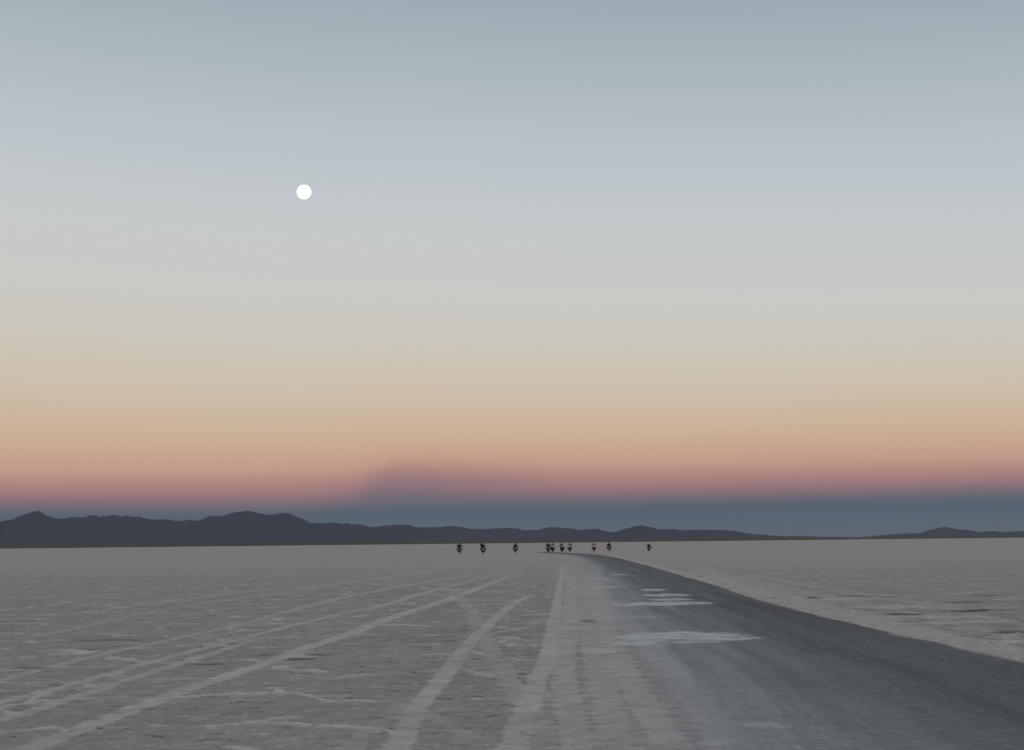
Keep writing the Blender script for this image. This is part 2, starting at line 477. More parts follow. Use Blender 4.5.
tint = nt.mix(nt.mr(sp.outputs[1], 28.0, 75.0), darkn, darkf)
tint = nt.mix(1.0, tint, grey3(nt, nt.mr(lane, 0.34, 0.66, 0.80, 1.22, smooth=False)), 'MULTIPLY')
tint = nt.mix(1.0, tint, grey3(nt, nt.math('MULTIPLY', nt.mr(n2, 0.30, 0.70, 0.80, 1.20, smooth=False), nt.mr(grit, 0.34, 0.66, 0.78, 1.22, smooth=False))), 'MULTIPLY')
# near its left border the road is the same crust as beside it, dusted paler
cover = nt.mr(Uw, 0.02, 0.34)
cover = nt.math('MULTIPLY', cover, nt.mr(nt.math('ADD', U, nt.math('MULTIPLY', wob, 0.45)), 0.965, 1.005, 1.0, 0.15))
col = nt.mix(cover, base, tint)
col = add_drift(nt, col, fine, grit)
rh = nt.math('ADD', hgt, nt.math('ADD', nt.math('MULTIPLY', n2, 0.02), nt.math('MULTIPLY', lane, 0.03)))
p = principled(nt, col, 0.85, spec=0.22, normal=bump(nt, rh, 0.5))
o_ = nt.n('ShaderNodeOutputMaterial'); nt.t.links.new(p.outputs[0], o_.inputs[0])

# ------------------------------------------------------------------ ground: one sheet, fine near the road, out past the hills
EXT = 32000.0
half = R(24)
bear = np.concatenate([np.linspace(-half, half, 620), np.linspace(half, 2 * math.pi - half, 62)[1:-1]])
rad = np.concatenate([np.linspace(0.5, 8.5, 10), np.geomspace(9.0, 320.0, 560), np.geomspace(360.0, EXT * 1.0, 22)])
nb, nr = len(bear), len(rad)
RRm, BBm = np.meshgrid(rad, bear, indexing='ij')
gx, gy = (RRm * np.sin(BBm)).ravel(), (RRm * np.cos(BBm)).ravel()
ii, jj = np.meshgrid(np.arange(nr - 1), np.arange(nb), indexing='ij')
j2 = (jj + 1) % nb
quads = np.stack([ii * nb + jj, (ii + 1) * nb + jj, (ii + 1) * nb + j2, ii * nb + j2], -1).reshape(-1, 4)[:, ::-1]
ground_mesh('ground', gx, gy, quads, m_salt, False)

# the road's own sheet
ry = np.geomspace(6.0, Y_END - 0.3, 560)
nu_ = 120
ux = np.linspace(0, 1, nu_)
xl = np.interp(ry, LX[:, 0], LX[:, 1]); xr = np.interp(ry, RX[:, 0], RX[:, 1])
rx = (xl[:, None] + (xr - xl)[:, None] * ux[None, :]).ravel()
ryy = np.repeat(ry, nu_)
ii, jj = np.meshgrid(np.arange(len(ry) - 1), np.arange(nu_ - 1), indexing='ij')
quads = np.stack([ii * nu_ + jj, ii * nu_ + jj + 1, (ii + 1) * nu_ + jj + 1, (ii + 1) * nu_ + jj], -1).reshape(-1, 4)
ground_mesh('road', rx, ryy, quads, m_road, True)

# low verge of graded-off salt on the road's right side
def offset(Lst, d):
    res = []
    n = len(Lst)
    for i, p in enumerate(Lst):
        t = (Lst[min(n - 1, i + 1)] - Lst[max(0, i - 1)]).normalized()
        res.append(p + Vector((t.y, -t.x, 0)) * d)
    return res
m_verge, nt = new_mat('verge_salt')
pos, base, hgt, v, _ = salt_nodes(nt, 0.5, marks=False)
base = nt.mix(nt.mr(v, 0.4, 0.6, 0.25, 0.75), base, (0.66, 0.65, 0.645))
p = principled(nt, base, 0.9, spec=0.2, normal=bump(nt, hgt))
o_ = nt.n('ShaderNodeOutputMaterial'); nt.t.links.new(p.outputs[0], o_.inputs[0])
VR = smooth_line(Rp, 900)
VR = [Vector((q.x + ragged(q.y), q.y, 0)) for q in VR if q.y < 190]
prof = [(-0.06, -0.02), (0.03, 0.02), (0.15, 0.05), (0.32, 0.042), (0.52, 0.02), (0.85, -0.02)]
lines = [offset(VR, d) for d, _ in prof]
bm = bmesh.new()
vr = []
for i in range(len(VR)):
    row = []
    for k, (d, z) in enumerate(prof):
        q = lines[k][i]
        nz = mnoise.fractal(Vector((q.x * 1.3, q.y * 1.3, 3)), 1.0, 2.0, 4)
        lump = 0.6 + 0.9 * max(-0.6, mnoise.noise(Vector((q.x * 0.25, q.y * 0.25, 9))))
        zz = z if z < 0 else z * lump + nz * 0.022 + 0.012 * mnoise.noise(Vector((q.x * 5, q.y * 5, 2)))
        row.append(bm.verts.new((q.x + nz * (0.12 if k < 3 else 0.45), q.y, zz)))
    vr.append(row)
for i in range(len(vr) - 1):
    for k in range(len(prof) - 1):
        bm.faces.new((vr[i][k], vr[i][k + 1], vr[i + 1][k + 1], vr[i + 1][k]))
vg = obj('verge', bm, m_verge)
vg['kind'] = 'structure'

# loose salt crumbs on the near crust: uncountable, one object
bm = bmesh.new()
for k in range(3800):
    y = 10.5 + 55 * random.random() ** 2.0
    x = (random.random() - 0.62) * y * 0.95
    c = Vector((x, y, 0))
    if mnoise.noise(Vector((x * 0.45, y * 0.45, 4.0))) + 0.5 * mnoise.noise(Vector((x * 1.6, y * 1.6, 1))) < 0.12:
        continue
    if x > 0.9 + y * 0.035:
        continue
    r = random.choice((0.008, 0.011, 0.014, 0.02, 0.028))
    vs = []
    m = random.randint(4, 6)
    a0 = random.random() * 6
    for j in range(m):
        a = a0 + j * 2 * math.pi / m
        q = r * random.uniform(0.6, 1.3)
        vs.append(bm.verts.new((x + q * math.cos(a) * 1.3, y + q * math.sin(a), 0.0)))
    t = bm.verts.new((x + r * .3 * random.uniform(-1, 1), y, r * random.uniform(0.3, 0.5)))
    for j in range(m):
        bm.faces.new((vs[j], vs[(j + 1) % m], t))
m_crumb, nt = new_mat('salt_crumb')
p = principled(nt, nt.mix(nt.noise(nt.n('ShaderNodeNewGeometry').outputs['Position'], 1.3).outputs[0], (0.34, 0.33, 0.33), (0.54, 0.54, 0.545)), 0.85, spec=0.2)
o_ = nt.n('ShaderNodeOutputMaterial'); nt.t.links.new(p.outputs[0], o_.inputs[0])
cr = obj('salt_crumbs', bm, m_crumb, smooth=False)
cr['kind'] = 'stuff'

# ------------------------------------------------------------------ hills on the far shore
m_hill, nt = new_mat('far_hillside')
geo = nt.n('ShaderNodeNewGeometry'); pos = geo.outputs['Position']
hn = nt.noise(pos, 0.0016, 6, 0.6).outputs[0]
sp = nt.n('ShaderNodeSeparateXYZ'); nt.set(sp.inputs[0], pos)
low = nt.mr(nt.math('ADD', sp.outputs[2], nt.math('MULTIPLY', nt.math('SUBTRACT', hn, 0.5), 60.0)), 22.0, 66.0)
hazy_rock = nt.mix(hn, (0.062, 0.066, 0.098), (0.110, 0.116, 0.160))  # distance haze put into the rock colour as a blue cast
scrub = nt.mix(hn, (0.080, 0.076, 0.062), (0.115, 0.105, 0.085))
p = principled(nt, nt.mix(low, scrub, hazy_rock), 0.95, spec=0.05)
o_ = nt.n('ShaderNodeOutputMaterial'); nt.t.links.new(p.outputs[0], o_.inputs[0])

def interp(tab, x):
    if x <= tab[0][0]: return tab[0][1]
    for (a, b), (c, d) in zip(tab, tab[1:]):
        if x <= c:
            t = (x - a) / (c - a)
            t = t * t * (3 - 2 * t) * 0.5 + t * 0.5
            return b + (d - b) * t
    return tab[-1][1]

def hill_range(name, crest, dist, depth, seed):
    """Terrain whose crest heights (metres) follow a table of bearings; slopes broken by ridges and gullies."""
    bm = bmesh.new()
    a0, a1 = crest[0][0], crest[-1][0]
    nx, ny = int((a1 - a0) / 0.0006) + 2, 34
    G = []
    for i in range(nx + 1):
        a = a0 + (a1 - a0) * i / nx
        hc = interp(crest, a)
        row = []
        for j in range(ny + 1):
            t = j / ny                       # 0 the near foot, 1 the far foot
            d = dist + (t - 0.5) * depth
            x, y = math.sin(a) * d, math.cos(a) * d
            s_ = 1 - abs(t - 0.55) / (0.55 if t < 0.55 else 0.45)
            s_ = max(0.0, s_)
            prof = s_ ** 1.15
            q = Vector((x * 0.0011, y * 0.0011, seed))
            rg = 1 - abs(mnoise.noise(q) * 1.6)
            f = mnoise.fractal(q * 2.3, 1.0, 2.0, 5)
            f2 = mnoise.fractal(q * 9.0, 1.0, 2.0, 4)
            z = hc * (prof * (0.84 + 0.16 * rg) + 0.24 * f * prof * (1.15 - prof)) + (0.06 * f + 0.03 * f2) * hc * prof + 6 * f2 * prof
            row.append(bm.verts.new((x, y, max(z, 0) - 3.0 * (t in (0, 1)))))
        G.append(row)
    for i in range(nx):
        for j in range(ny):
            bm.faces.new((G[i][j], G[i + 1][j], G[i + 1][j + 1], G[i][j + 1]))
    o = obj(name, bm, m_hill)
    o['kind'] = 'structure'
    return o

def table(px, dist):
    """(picture column, row of the crest) -> bearing and height at that distance."""
    res = []
    for x, y in px:
        d = ray(x, y)
        res.append((math.atan2(d.x, d.y), max(2.0, dist * d.z / math.hypot(d.x, d.y) * 1.07 + CAM_H)))
    return res
left = [(-260, 530), (-160, 515), (-90, 519), (-40, 516), (0, 521.5), (14, 519), (24, 515), (38, 511.5), (48, 516), (60, 518), (85, 516.5), (110, 515.5), (140, 517), (156, 519), (170, 517),
        (184, 516.8), (196, 519), (212, 515.5), (228, 513.5), (240, 512), (252, 511), (262, 514), (272, 513.2), (288, 512), (300, 515), (312, 519), (330, 521.5), (350, 524), (375, 526.5), (395, 524.5), (405, 523.5),
        (418, 526), (440, 526.5), (465, 528), (490, 528.5), (512, 527.8), (525, 529.5), (534, 530.5), (546, 528), (560, 527.8), (575, 529.2), (585, 529.2), (596, 528.5), (606, 531), (614, 532.2),
        (624, 528.5), (634, 525.2), (642, 524), (652, 527.5), (664, 530), (680, 529.8), (700, 529.5), (715, 530.2), (730, 530.2), (745, 532.2), (760, 534.6), (780, 536.2), (800, 537.4), (850, 538.6)]
hill_range('hills', table(left, 19000), 19000, 6000, 1.3)
right = [(740, 536.5), (770, 536), (800, 536), (830, 537), (860, 537.2), (880, 535.5), (900, 533.5), (920, 532.8), (930, 530.2), (945, 527.8), (955, 528.8), (968, 529.8), (980, 531.8), (990, 531.4), (1005, 532.4), (1024, 531.4),
         (1060, 528), (1110, 529), (1160, 527), (1220, 532), (1300, 536)]
hill_range('hills', table(right, 26000), 26000, 5000, 7.7)

# ------------------------------------------------------------------ the full moon
m_moon, nt = new_mat('moon_surface')
em = nt.n('ShaderNodeEmission')
mg = nt.n('ShaderNodeTexCoord')
mn = nt.noise(mg.outputs['Object'], 2.2, 5, 0.6).outputs[0]
nt.set(em.inputs[0], nt.mix(nt.mr(mn, 0.45, 0.62), (0.97, 0.98, 0.95), (0.80, 0.82, 0.82)))
em.inputs[1].default_value = 1.7
o_ = nt.n('ShaderNodeOutputMaterial'); nt.t.links.new(em.outputs[0], o_.inputs[0])
MD = 90000.0
bm = bmesh.new()
bmesh.ops.create_uvsphere(bm, u_segments=48, v_segments=24, radius=1.0)
moon = obj('moon', bm, m_moon)
moon.location = Vector((0, 0, CAM_H)) + ray(304, 192) * MD
rm = MD * 7.2 / F * 0.98
moon.scale = (rm, rm, rm)
moon['label'] = 'small round white full moon high in the clear twilight sky'
moon['category'] = 'moon'

# ------------------------------------------------------------------ motorcycles and riders
def simple(name, col, rough=0.5, metal=0.0, spec=0.5, var=0.25, scale=9.0):
    m, nt = new_mat(name)
    tcn = nt.n('ShaderNodeTexCoord')
    n = nt.noise(tcn.outputs['Object'], scale, 4).outputs[0]
    c = nt.mix(nt.mr(n, 0.3, 0.7), tuple(x * (1 - var) for x in col), tuple(min(1, x * (1 + var)) for x in col))
    p = principled(nt, c, nt.mr(n, 0.3, 0.7, rough * 0.85, min(1, rough * 1.15)), metal, spec)
    o = nt.n('ShaderNodeOutputMaterial'); nt.t.links.new(p.outputs[0], o.inputs[0])
    return m
M = dict(
    rubber=simple('tyre_rubber', (0.018, 0.018, 0.018), 0.85, spec=0.2),
    rim=simple('rim_metal', (0.05, 0.05, 0.052), 0.45, 0.8),
    engine=simple('engine_metal', (0.05, 0.05, 0.05), 0.5, 0.6),
    black=simple('black_plastic', (0.016, 0.016, 0.018), 0.6),
    paint_black=simple('black_paint', (0.014, 0.014, 0.016), 0.35),
    paint_grey=simple('grey_paint', (0.045, 0.046, 0.048), 0.4),
    paint_maroon=simple('dark_red_paint', (0.14, 0.02, 0.04), 0.4),
    paint_red=simple('red_paint', (0.34, 0.03, 0.08), 0.4),
    seat=simple('seat_vinyl', (0.02, 0.02, 0.02), 0.7),
    case=simple('dark_case', (0.022, 0.021, 0.022), 0.55),
    white=simple('white_case', (0.80, 0.81, 0.81), 0.5, var=0.08),
    greycase=simple('pale_grey_case', (0.42, 0.43, 0.44), 0.55, var=0.1),
    plate=simple('plate_white', (0.62, 0.60, 0.58), 0.5, var=0.05),
    lamp=simple('lamp_red', (0.10, 0.02, 0.025), 0.25),
    glass=simple('clear_lens', (0.25, 0.27, 0.28), 0.15),
    chrome=simple('steel', (0.25, 0.25, 0.25), 0.3, 1.0),
    jacket=simple('jacket_black', (0.014, 0.014, 0.015), 0.85, spec=0.2),
    jacket_green=simple('jacket_dark_green', (0.012, 0.022, 0.020), 0.85, spec=0.2),
    jacket_grey=simple('jacket_charcoal', (0.032, 0.032, 0.032), 0.85, spec=0.2),
    trousers=simple('trousers_black', (0.017, 0.017, 0.018), 0.9, spec=0.2),
    boot=simple('boot_leather', (0.012, 0.011, 0.011), 0.6),
    helmet=simple('helmet_black', (0.014, 0.015, 0.016), 0.3),
    helmet_green=simple('helmet_dark_green', (0.016, 0.034, 0.030), 0.3),
    helmet_grey=simple('helmet_grey', (0.07, 0.072, 0.072), 0.35),
    visor=simple('visor', (0.01, 0.01, 0.012), 0.1),
)

def add_box(bm, c, s, bev=0.02, taper=(1, 1), rot=None):
    r = bmesh.ops.create_cube(bm, size=1.0)
    vs = r['verts']
    for v in vs:
        k = taper[0] + (taper[1] - taper[0]) * (v.co.z + 0.5)
        v.co = Vector((v.co.x * s[0] * k, v.co.y * s[1] * k, v.co.z * s[2]))
    if bev:
        es = list({e for v in vs for e in v.link_edges})
        rr = bmesh.ops.bevel(bm, geom=es, offset=bev, segments=2, affect='EDGES', profile=0.6)
        vs = [v for v in rr['verts']]
    M4 = Matrix.Translation(c) @ (rot.to_4x4() if rot else Matrix.Identity(4))
    bmesh.ops.transform(bm, matrix=M4, verts=vs)

def add_tube(bm, pts, r, seg=8):
    pts = [Vector(p) for p in pts]
    rs = r if isinstance(r, (list, tuple)) else [r] * len(pts)
    rings = []
    for i, p in enumerate(pts):
        d = (pts[min(len(pts) - 1, i + 1)] - pts[max(0, i - 1)]).normalized()
        u = d.cross(Vector((0, 0, 1)))
        if u.length < 1e-3:
            u = d.cross(Vector((1, 0, 0)))
        u.normalize(); w = d.cross(u)
        rings.append([bm.verts.new(p + (u * math.cos(2 * math.pi * k / seg) + w * math.sin(2 * math.pi * k / seg)) * rs[i]) for k in range(seg)])
    for a, b in zip(rings, rings[1:]):
        for k in range(seg):
            bm.faces.new((a[k], a[(k + 1) % seg], b[(k + 1) % seg], b[k]))
    bm.faces.new(rings[0][::-1]); bm.faces.new(rings[-1])

def add_loft(bm, secs, seg=14):
    """secs: (y, z, half width, half height); rounded sections along y."""
    rings = []
    for y, z, hw, hh in secs:
        ring = []
        for k in range(seg):
            a = 2 * math.pi * k / seg
            c, s_ = math.cos(a), math.sin(a)
            e = 0.75
            ring.append(bm.verts.new((hw * math.copysign(abs(c) ** e, c), y, z + hh * math.copysign(abs(s_) ** e, s_))))
        rings.append(ring)
    for a, b in zip(rings, rings[1:]):
        for k in range(seg):
            bm.faces.new((a[k], a[(k + 1) % seg], b[(k + 1) % seg], b[k]))
    bm.faces.new(rings[0][::-1]); bm.faces.new(rings[-1])

def add_wheel_ring(bm, y, z, prof, seg=36):
    """Lathe about the x axis: prof = (radius, x)."""
    rings = []
    for k in range(seg):
        a = 2 * math.pi * k / seg
        rings.append([bm.verts.new((x, y + r * math.cos(a), z + r * math.sin(a))) for r, x in prof])
    n = len(prof)
    for k in range(seg):
        a, b = rings[k], rings[(k + 1) % seg]
        for j in range(n):
            bm.faces.new((a[j], a[(j + 1) % n], b[(j + 1) % n], b[j]))

def empty(name, loc=(0, 0, 0)):
    o = bpy.data.objects.new(name, None)
    o.empty_display_size = 0.3
    COL.objects.link(o)
    o.location = loc
    return o

def make_bike():
    """Touring motorcycle with side cases, heading along +y; root on the ground under its middle."""
    root = empty('motorcycle')
    def wheel(y, r, w):
        bm = bmesh.new()
        prof = []
        for k in range(12):
            a = 2 * math.pi * k / 12
            prof.append((r - w * 0.5 + w * 0.5 * math.cos(a), w * 0.5 * math.sin(a)))
        add_wheel_ring(bm, y, r, prof)
        for k in range(28):                               # tread blocks
            a = 2 * math.pi * k / 28
            add_box(bm, Vector((0.25 * w * (-1) ** k, y + (r - 0.006) * math.cos(a), r + (r - 0.006) * math.sin(a))), (w * 0.45, 0.03, 0.022), 0.004,
                    rot=Matrix.Rotation(a - math.pi / 2, 3, 'X'))
        for v in bm.verts:
            v.co.z = max(v.co.z, 0.0)
        wh = obj('wheel', bm, M['rubber'], root)
        bm = bmesh.new()
        ri = r - w
        add_wheel_ring(bm, y, r, [(ri + 0.012, -w * .42), (ri + 0.012, w * .42), (ri - 0.02, w * .36), (ri - 0.02, -w * .36)])
        add_wheel_ring(bm, y, r, [(0.035, -0.08), (0.035, 0.08), (0.012, 0.08), (0.012, -0.08)], 16)
        for k in range(16):
            a = 2 * math.pi * k / 16
            sx = 0.05 * (-1) ** k
            add_tube(bm, [(sx, y + 0.03 * math.cos(a + .5), r + 0.03 * math.sin(a + .5)), (0, y + ri * math.cos(a), r + ri * math.sin(a))], 0.004, 5)
        obj('rim', bm, M['rim'], wh)
        bm = bmesh.new()
        add_wheel_ring(bm, y, r, [(0.13, 0.072), (0.13, 0.078), (0.085, 0.078), (0.085, 0.072)], 28)
        obj('brake_disc', bm, M['chrome'], wh)
    wheel(0.78, 0.335, 0.11)
    wheel(-0.74, 0.325, 0.16)
    bm = bmesh.new()
    add_box(bm, (0, 0.08, 0.42), (0.30, 0.42, 0.28), 0.05)
    add_box(bm, (0, 0.12, 0.62), (0.46, 0.16, 0.12), 0.04)
    for s in (-1, 1):
        add_wheel_ring(bm, 0.06, 0.42, [(0.09, s * 0.15), (0.09, s * 0.20), (0.02, s * 0.21), (0.02, s * 0.15)], 20)
        add_tube(bm, [(s * .20, .42, .74), (s * .27, .36, .55), (s * .24, .28, .34), (s * .12, .2, .26)], 0.016)
    obj('engine', bm, M['engine'], root)
    bm = bmesh.new()
    for s in (-1, 1):
        add_tube(bm, [(s * .05, .52, .95), (s * .14, .25, .80), (s * .15, -.1, .70), (s * .13, -.35, .74), (s * .13, -.85, .86)], 0.019)
        add_tube(bm, [(s * .05, .50, .88), (s * .12, .40, .55), (s * .13, .25, .26), (s * .13, -.15, .26), (s * .14, -.22, .50), (s * .15, -.1, .70)], 0.019)
    obj('frame', bm, M['black'], root)
    bm = bmesh.new()
    for s in (-1, 1):
        add_tube(bm, [(s * .12, -.18, .40), (s * .125, -.45, .36), (s * .115, -.74, .325)], 0.03)
    obj('swingarm', bm, M['black'], root)
    bm = bmesh.new()
    for s in (-1, 1):
        add_tube(bm, [(s * .105, .78, .335), (s * .105, .70, .55), (s * .105, .64, .70), (s * .105, .50, 1.06)], [0.032, 0.032, 0.024, 0.024])
    add_box(bm, (0, .52, 1.0), (.26, .07, .04), 0.012)
    obj('fork', bm, M['chrome'], root)
    bm = bmesh.new()
    add_loft(bm, [(-.10, .88, .10, .07), (0.0, .92, .17, .12), (.15, .95, .21, .15), (.30, .97, .20, .15), (.42, .94, .14, .12), (.48, .90, .07, .07)])
    obj('fuel_tank', bm, M['paint_black'], root)
    bm = bmesh.new()
    for s in (-1, 1):                                     # side shrouds
        add_loft(bm, [(.05, .74, .012, .06), (.18, .78, .03, .13), (.40, .82, .03, .14), (.56, .86, .012, .07)])
        for v in bm.verts:
            if not v.tag:
                v.co.x += s * 0.235; v.tag = True
    add_loft(bm, [(.50, 1.0, .10, .12), (.62, 1.02, .16, .13), (.74, .98, .13, .10), (.92, .90, .06, .025)])
    obj('fairing', bm, M['paint_black'], root)
    bm = bmesh.new()
    add_loft(bm, [(-.78, .91, .10, .05), (-.55, .89, .15, .06), (-.30, .86, .16, .07), (-.08, .85, .11, .07)])
    obj('seat', bm, M['seat'], root)
    bm = bmesh.new()
    add_tube(bm, [(-.42, .40, 1.10), (-.30, .44, 1.12), (-.12, .50, 1.09), (0, .51, 1.08), (.12, .50, 1.09), (.30, .44, 1.12), (.42, .40, 1.10)], 0.013)
    hb = obj('handlebar', bm, M['black'], root)
    for s in (-1, 1):
        bm = bmesh.new()
        add_tube(bm, [(s * .43, .395, 1.10), (s * .30, .44, 1.12)], 0.019)
        obj('grip', bm, M['rubber'], hb)
        bm = bmesh.new()
        add_box(bm, (s * .37, .50, 1.10), (.17, .03, .10), 0.014)
        obj('hand_guard', bm, M['black'], hb)
        bm = bmesh.new()
        add_tube(bm, [(s * .30, .45, 1.12), (s * .36, .50, 1.24)], 0.008)
        add_box(bm, (s * .40, .50, 1.27), (.13, .03, .085), 0.02)
        obj('mirror', bm, M['black'], root)
    bm = bmesh.new()
    for k in range(9):
        pass
    pts = []
    for j in range(6):
        t = j / 5
        ring = []
        for k in range(9):
            u = -1 + 2 * k / 8
            wv = (0.17 - 0.05 * t * t)
            ring.append(bm.verts.new((u * wv, .66 - .14 * t - .07 * u * u, 1.08 + .30 * t - 0.03 * u * u * t)))
        pts.append(ring)
    for a, b in zip(pts, pts[1:]):
        for k in range(8):
            bm.faces.new((a[k], a[k + 1], b[k + 1], b[k]))
    bmesh.ops.solidify(bm, geom=bm.faces[:], thickness=0.004)
    obj('windscreen', bm, M['glass'], root)
    bm = bmesh.new()
    add_loft(bm, [(.72, 1.0, .10, .06), (.79, .99, .10, .06), (.80, .99, .07, .04)])
    obj('headlight', bm, M['glass'], root)
    bm = bmesh.new()
    for k in range(9):
        a = R(35 + 100 * k / 8)
        add_box(bm, (0, .78 + .365 * math.cos(a), .335 + .365 * math.sin(a)), (.13, .10, .014), 0.005, rot=Matrix.Rotation(a - math.pi / 2, 3, 'X'))
    obj('front_fender', bm, M['black'], root)
    bm = bmesh.new()
    add_box(bm, (0, -.86, .72), (.17, .02, .34), 0.008, rot=Matrix.Rotation(R(-14), 3, 'X'))
    obj('rear_fender', bm, M['black'], root)
    bm = bmesh.new()
    add_box(bm, (0, -.93, .66), (.20, .008, .17), 0.003, rot=Matrix.Rotation(R(-10), 3, 'X'))
    obj('number_plate', bm, M['plate'], root)
    bm = bmesh.new()
    add_box(bm, (0, -.90, .84), (.14, .05, .06), 0.015)
    obj('tail_light', bm, M['lamp'], root)
    bm = bmesh.new()
    add_tube(bm, [(.14, .25, .32), (.17, .0, .28), (.19, -.3, .34), (.22, -.45, .42)], 0.025)
    add_tube(bm, [(.22, -.42, .41), (.235, -.50, .45), (.25, -.80, .54), (.25, -.86, .56)], [0.03, 0.05, 0.055, 0.04], 12)
    obj('exhaust', bm, M['engine'], root)
    bm = bmesh.new()
    for s in (-1, 1):
        add_tube(bm, [(s * .14, -.40, .90), (s * .14, -.95, .93)], 0.011)
    for y in (-.60, -.78, -.95):
        add_tube(bm, [(-.14, y, .925), (.14, y, .925)], 0.010)
    obj('luggage_rack', bm, M['black'], root)
    for s in (-1, 1):
        bm = bmesh.new()
        add_box(bm, (s * .335, -.62, .66), (.20, .44, .36), 0.03, taper=(0.82, 1.0))
        sc_ = obj('side_case', bm, M['case'], root)
        bm = bmesh.new()
        add_box(bm, (s * .335, -.62, .855), (.205, .45, .04), 0.012)
        obj('lid', bm, M['case'], sc_)
        bm = bmesh.new()
        add_tube(bm, [(s * .335, -.70, .875), (s * .335, -.68, .90), (s * .335, -.56, .90), (s * .335, -.54, .875)], 0.009)
        obj('handle', bm, M['black'], sc_)
    bm = bmesh.new()
    add_box(bm, (0, -.80, 1.075), (.42, .36, .25), 0.045, taper=(0.92, 1.0))
    tcase = obj('top_case', bm, M['white'], root)
    bm = bmesh.new()
    add_box(bm, (0, -.80, 1.215), (.425, .37, .035), 0.014)
    obj('lid', bm, M['greycase'], tcase)
    return root

def make_person(lean=0.0, sway=0.0):
    """Seated rider in protective clothing; body one skinned surface, gloves, helmet as children."""
    hip = Vector((sway * .3, -.22, .97))
    def up(x, y, z):                       # upper-body point bent forward about the hip and shifted sideways
        v = Vector((x, y, z)) - Vector((0, -.22, .97))
        v = Matrix.Rotation(-lean, 3, 'X') @ v
        return v + Vector((sway * (0.3 + v.z), -.22, .97))
    chest, neck, hbase = up(0, -.10, 1.24), up(0, -.04, 1.42), up(0, -.01, 1.50)
    V, E, RD = [], [], []
    def add(p, r, prev=None):
        V.append(tuple(p)); RD.append(r)
        if prev is not None:
            E.append((prev, len(V) - 1))
        return len(V) - 1
    pel = add(hip, (.18, .14))
    wai = add(up(0, -.17, 1.10), (.185, .14), pel)
    che = add(chest, (.215, .15), wai)
    shl = add(up(0, -.06, 1.36), (.15, .10), che)
    nk = add(neck, (.065, .065), shl)
    add(hbase, (.085, .085), nk)
    add(up(0, 0.01, 1.58), (.08, .085), len(V) - 1)
    for s in (-1, 1):
        a = add(up(s * .20, -.05, 1.355), (.098, .098), shl)
        b = add(up(s * .31, .06, 1.20), (.080, .080), a)
        c = add((s * .38 + sway * .2, .17, 1.10), (.064, .064), b)
        d = add((s * .385, .30, 1.12), (.042, .042), c)
        add((s * .375, .365, 1.125), (.036, .036), d)
        h = add(hip + Vector((s * .12, .06, -.03)), (.115, .115), pel)
        k0 = add((s * .21, .05, .86), (.098, .095), h)
        k1 = add((s * .265, .26, .74), (.078, .078), k0)
        k2 = add((s * .25, .13, .52), (.066, .07), k1)
        k3 = add((s * .225, .02, .36), (.052, .055), k2)
        k4 = add((s * .225, .12, .315), (.050, .042), k3)
        add((s * .235, .23, .315), (.042, .036), k4)
    me = bpy.data.meshes.new('person')
    me.from_pydata(V, E, [])
    tmp = bpy.data.objects.new('person_cage', me)
    COL.objects.link(tmp)
    md = tmp.modifiers.new('skin', 'SKIN')
    for i, r in enumerate(RD):
        me.skin_vertices[0].data[i].radius = r
        me.skin_vertices[0].data[i].use_root = (i == 0)
    sb = tmp.modifiers.new('sub', 'SUBSURF'); sb.levels = 2; sb.render_levels = 2
    dg = bpy.context.evaluated_depsgraph_get()
    body = bpy.data.meshes.new_from_object(tmp.evaluated_get(dg))
    body.name = 'person'
    bpy.data.objects.remove(tmp)
    body.materials.clear()
    person = link('person', body, [M['jacket'], M['trousers'], M['boot']])
    for f in body.polygons:
        f.use_smooth = True
        c = f.center
        f.material_index = 2 if c.z < .50 else (1 if c.z < .99 and abs(c.x) < .36 and (c.z < .94 or c.y < -.05) else 0)
    # gloves: palm, four curled fingers and a thumb round the grip
    for s in (-1, 1):
        bm = bmesh.new()
        add_tube(bm, [(s * .378, .335, 1.128), (s * .372, .37, 1.135), (s * .368, .405, 1.135)], [.036, .044, .036], 10)
        for k, ln in enumerate((0.9, 1.0, 0.95, 0.78)):
            x = s * (.335 + .021 * k)
            add_tube(bm, [(x, .395, 1.14), (x, .395 + .035 * ln, 1.128), (x, .395 + .032 * ln, 1.095), (x, .395 + .005, 1.075)], [.0105, .010, .0095, .008], 7)
        add_tube(bm, [(s * .338, .365, 1.122), (s * .325, .385, 1.10), (s * .33, .41, 1.085)], [.0125, .011, .009], 7)
        obj('glove', bm, M['boot'], person)
    # helmet with visor and chin bar
    bm = bmesh.new()
    bmesh.ops.create_uvsphere(bm, u_segments=28, v_segments=18, radius=1.0)
    hc = up(0, 0.02, 1.585)
    for v in bm.verts:
        x, y, z = v.co
        if z < -.2 and y > 0.1:
            y *= 1.12
        if z < -.55:
            z = -.55 - (z + .55) * -0.35
        v.co = Vector((x * .128, y * .150, z * .140)) + hc
    hm = obj('helmet', bm, M['helmet'], person)
    bm = bmesh.new()
    ring = []
    for j in range(5):
        z = -.25 + .5 * j / 4
        rr = []
        for k in range(13):
            a = R(28 + 124 * k / 12)
            q = math.sqrt(1 - z * z) * 1.03
            rr.append(bm.verts.new(Vector((math.cos(a) * q * .128, math.sin(a) * q * (.152 if z > -.2 else .16), z * .140)) + hc))
        ring.append(rr)
    for a, b in zip(ring, ring[1:]):
        for k in range(12):
            bm.faces.new((a[k], a[k + 1], b[k + 1], b[k]))
    bmesh.ops.solidify(bm, geom=bm.faces[:], thickness=0.003)
    obj('visor', bm, M['visor'], hm)
    return person

def stemname(o):
    return o.name.split('.')[0]

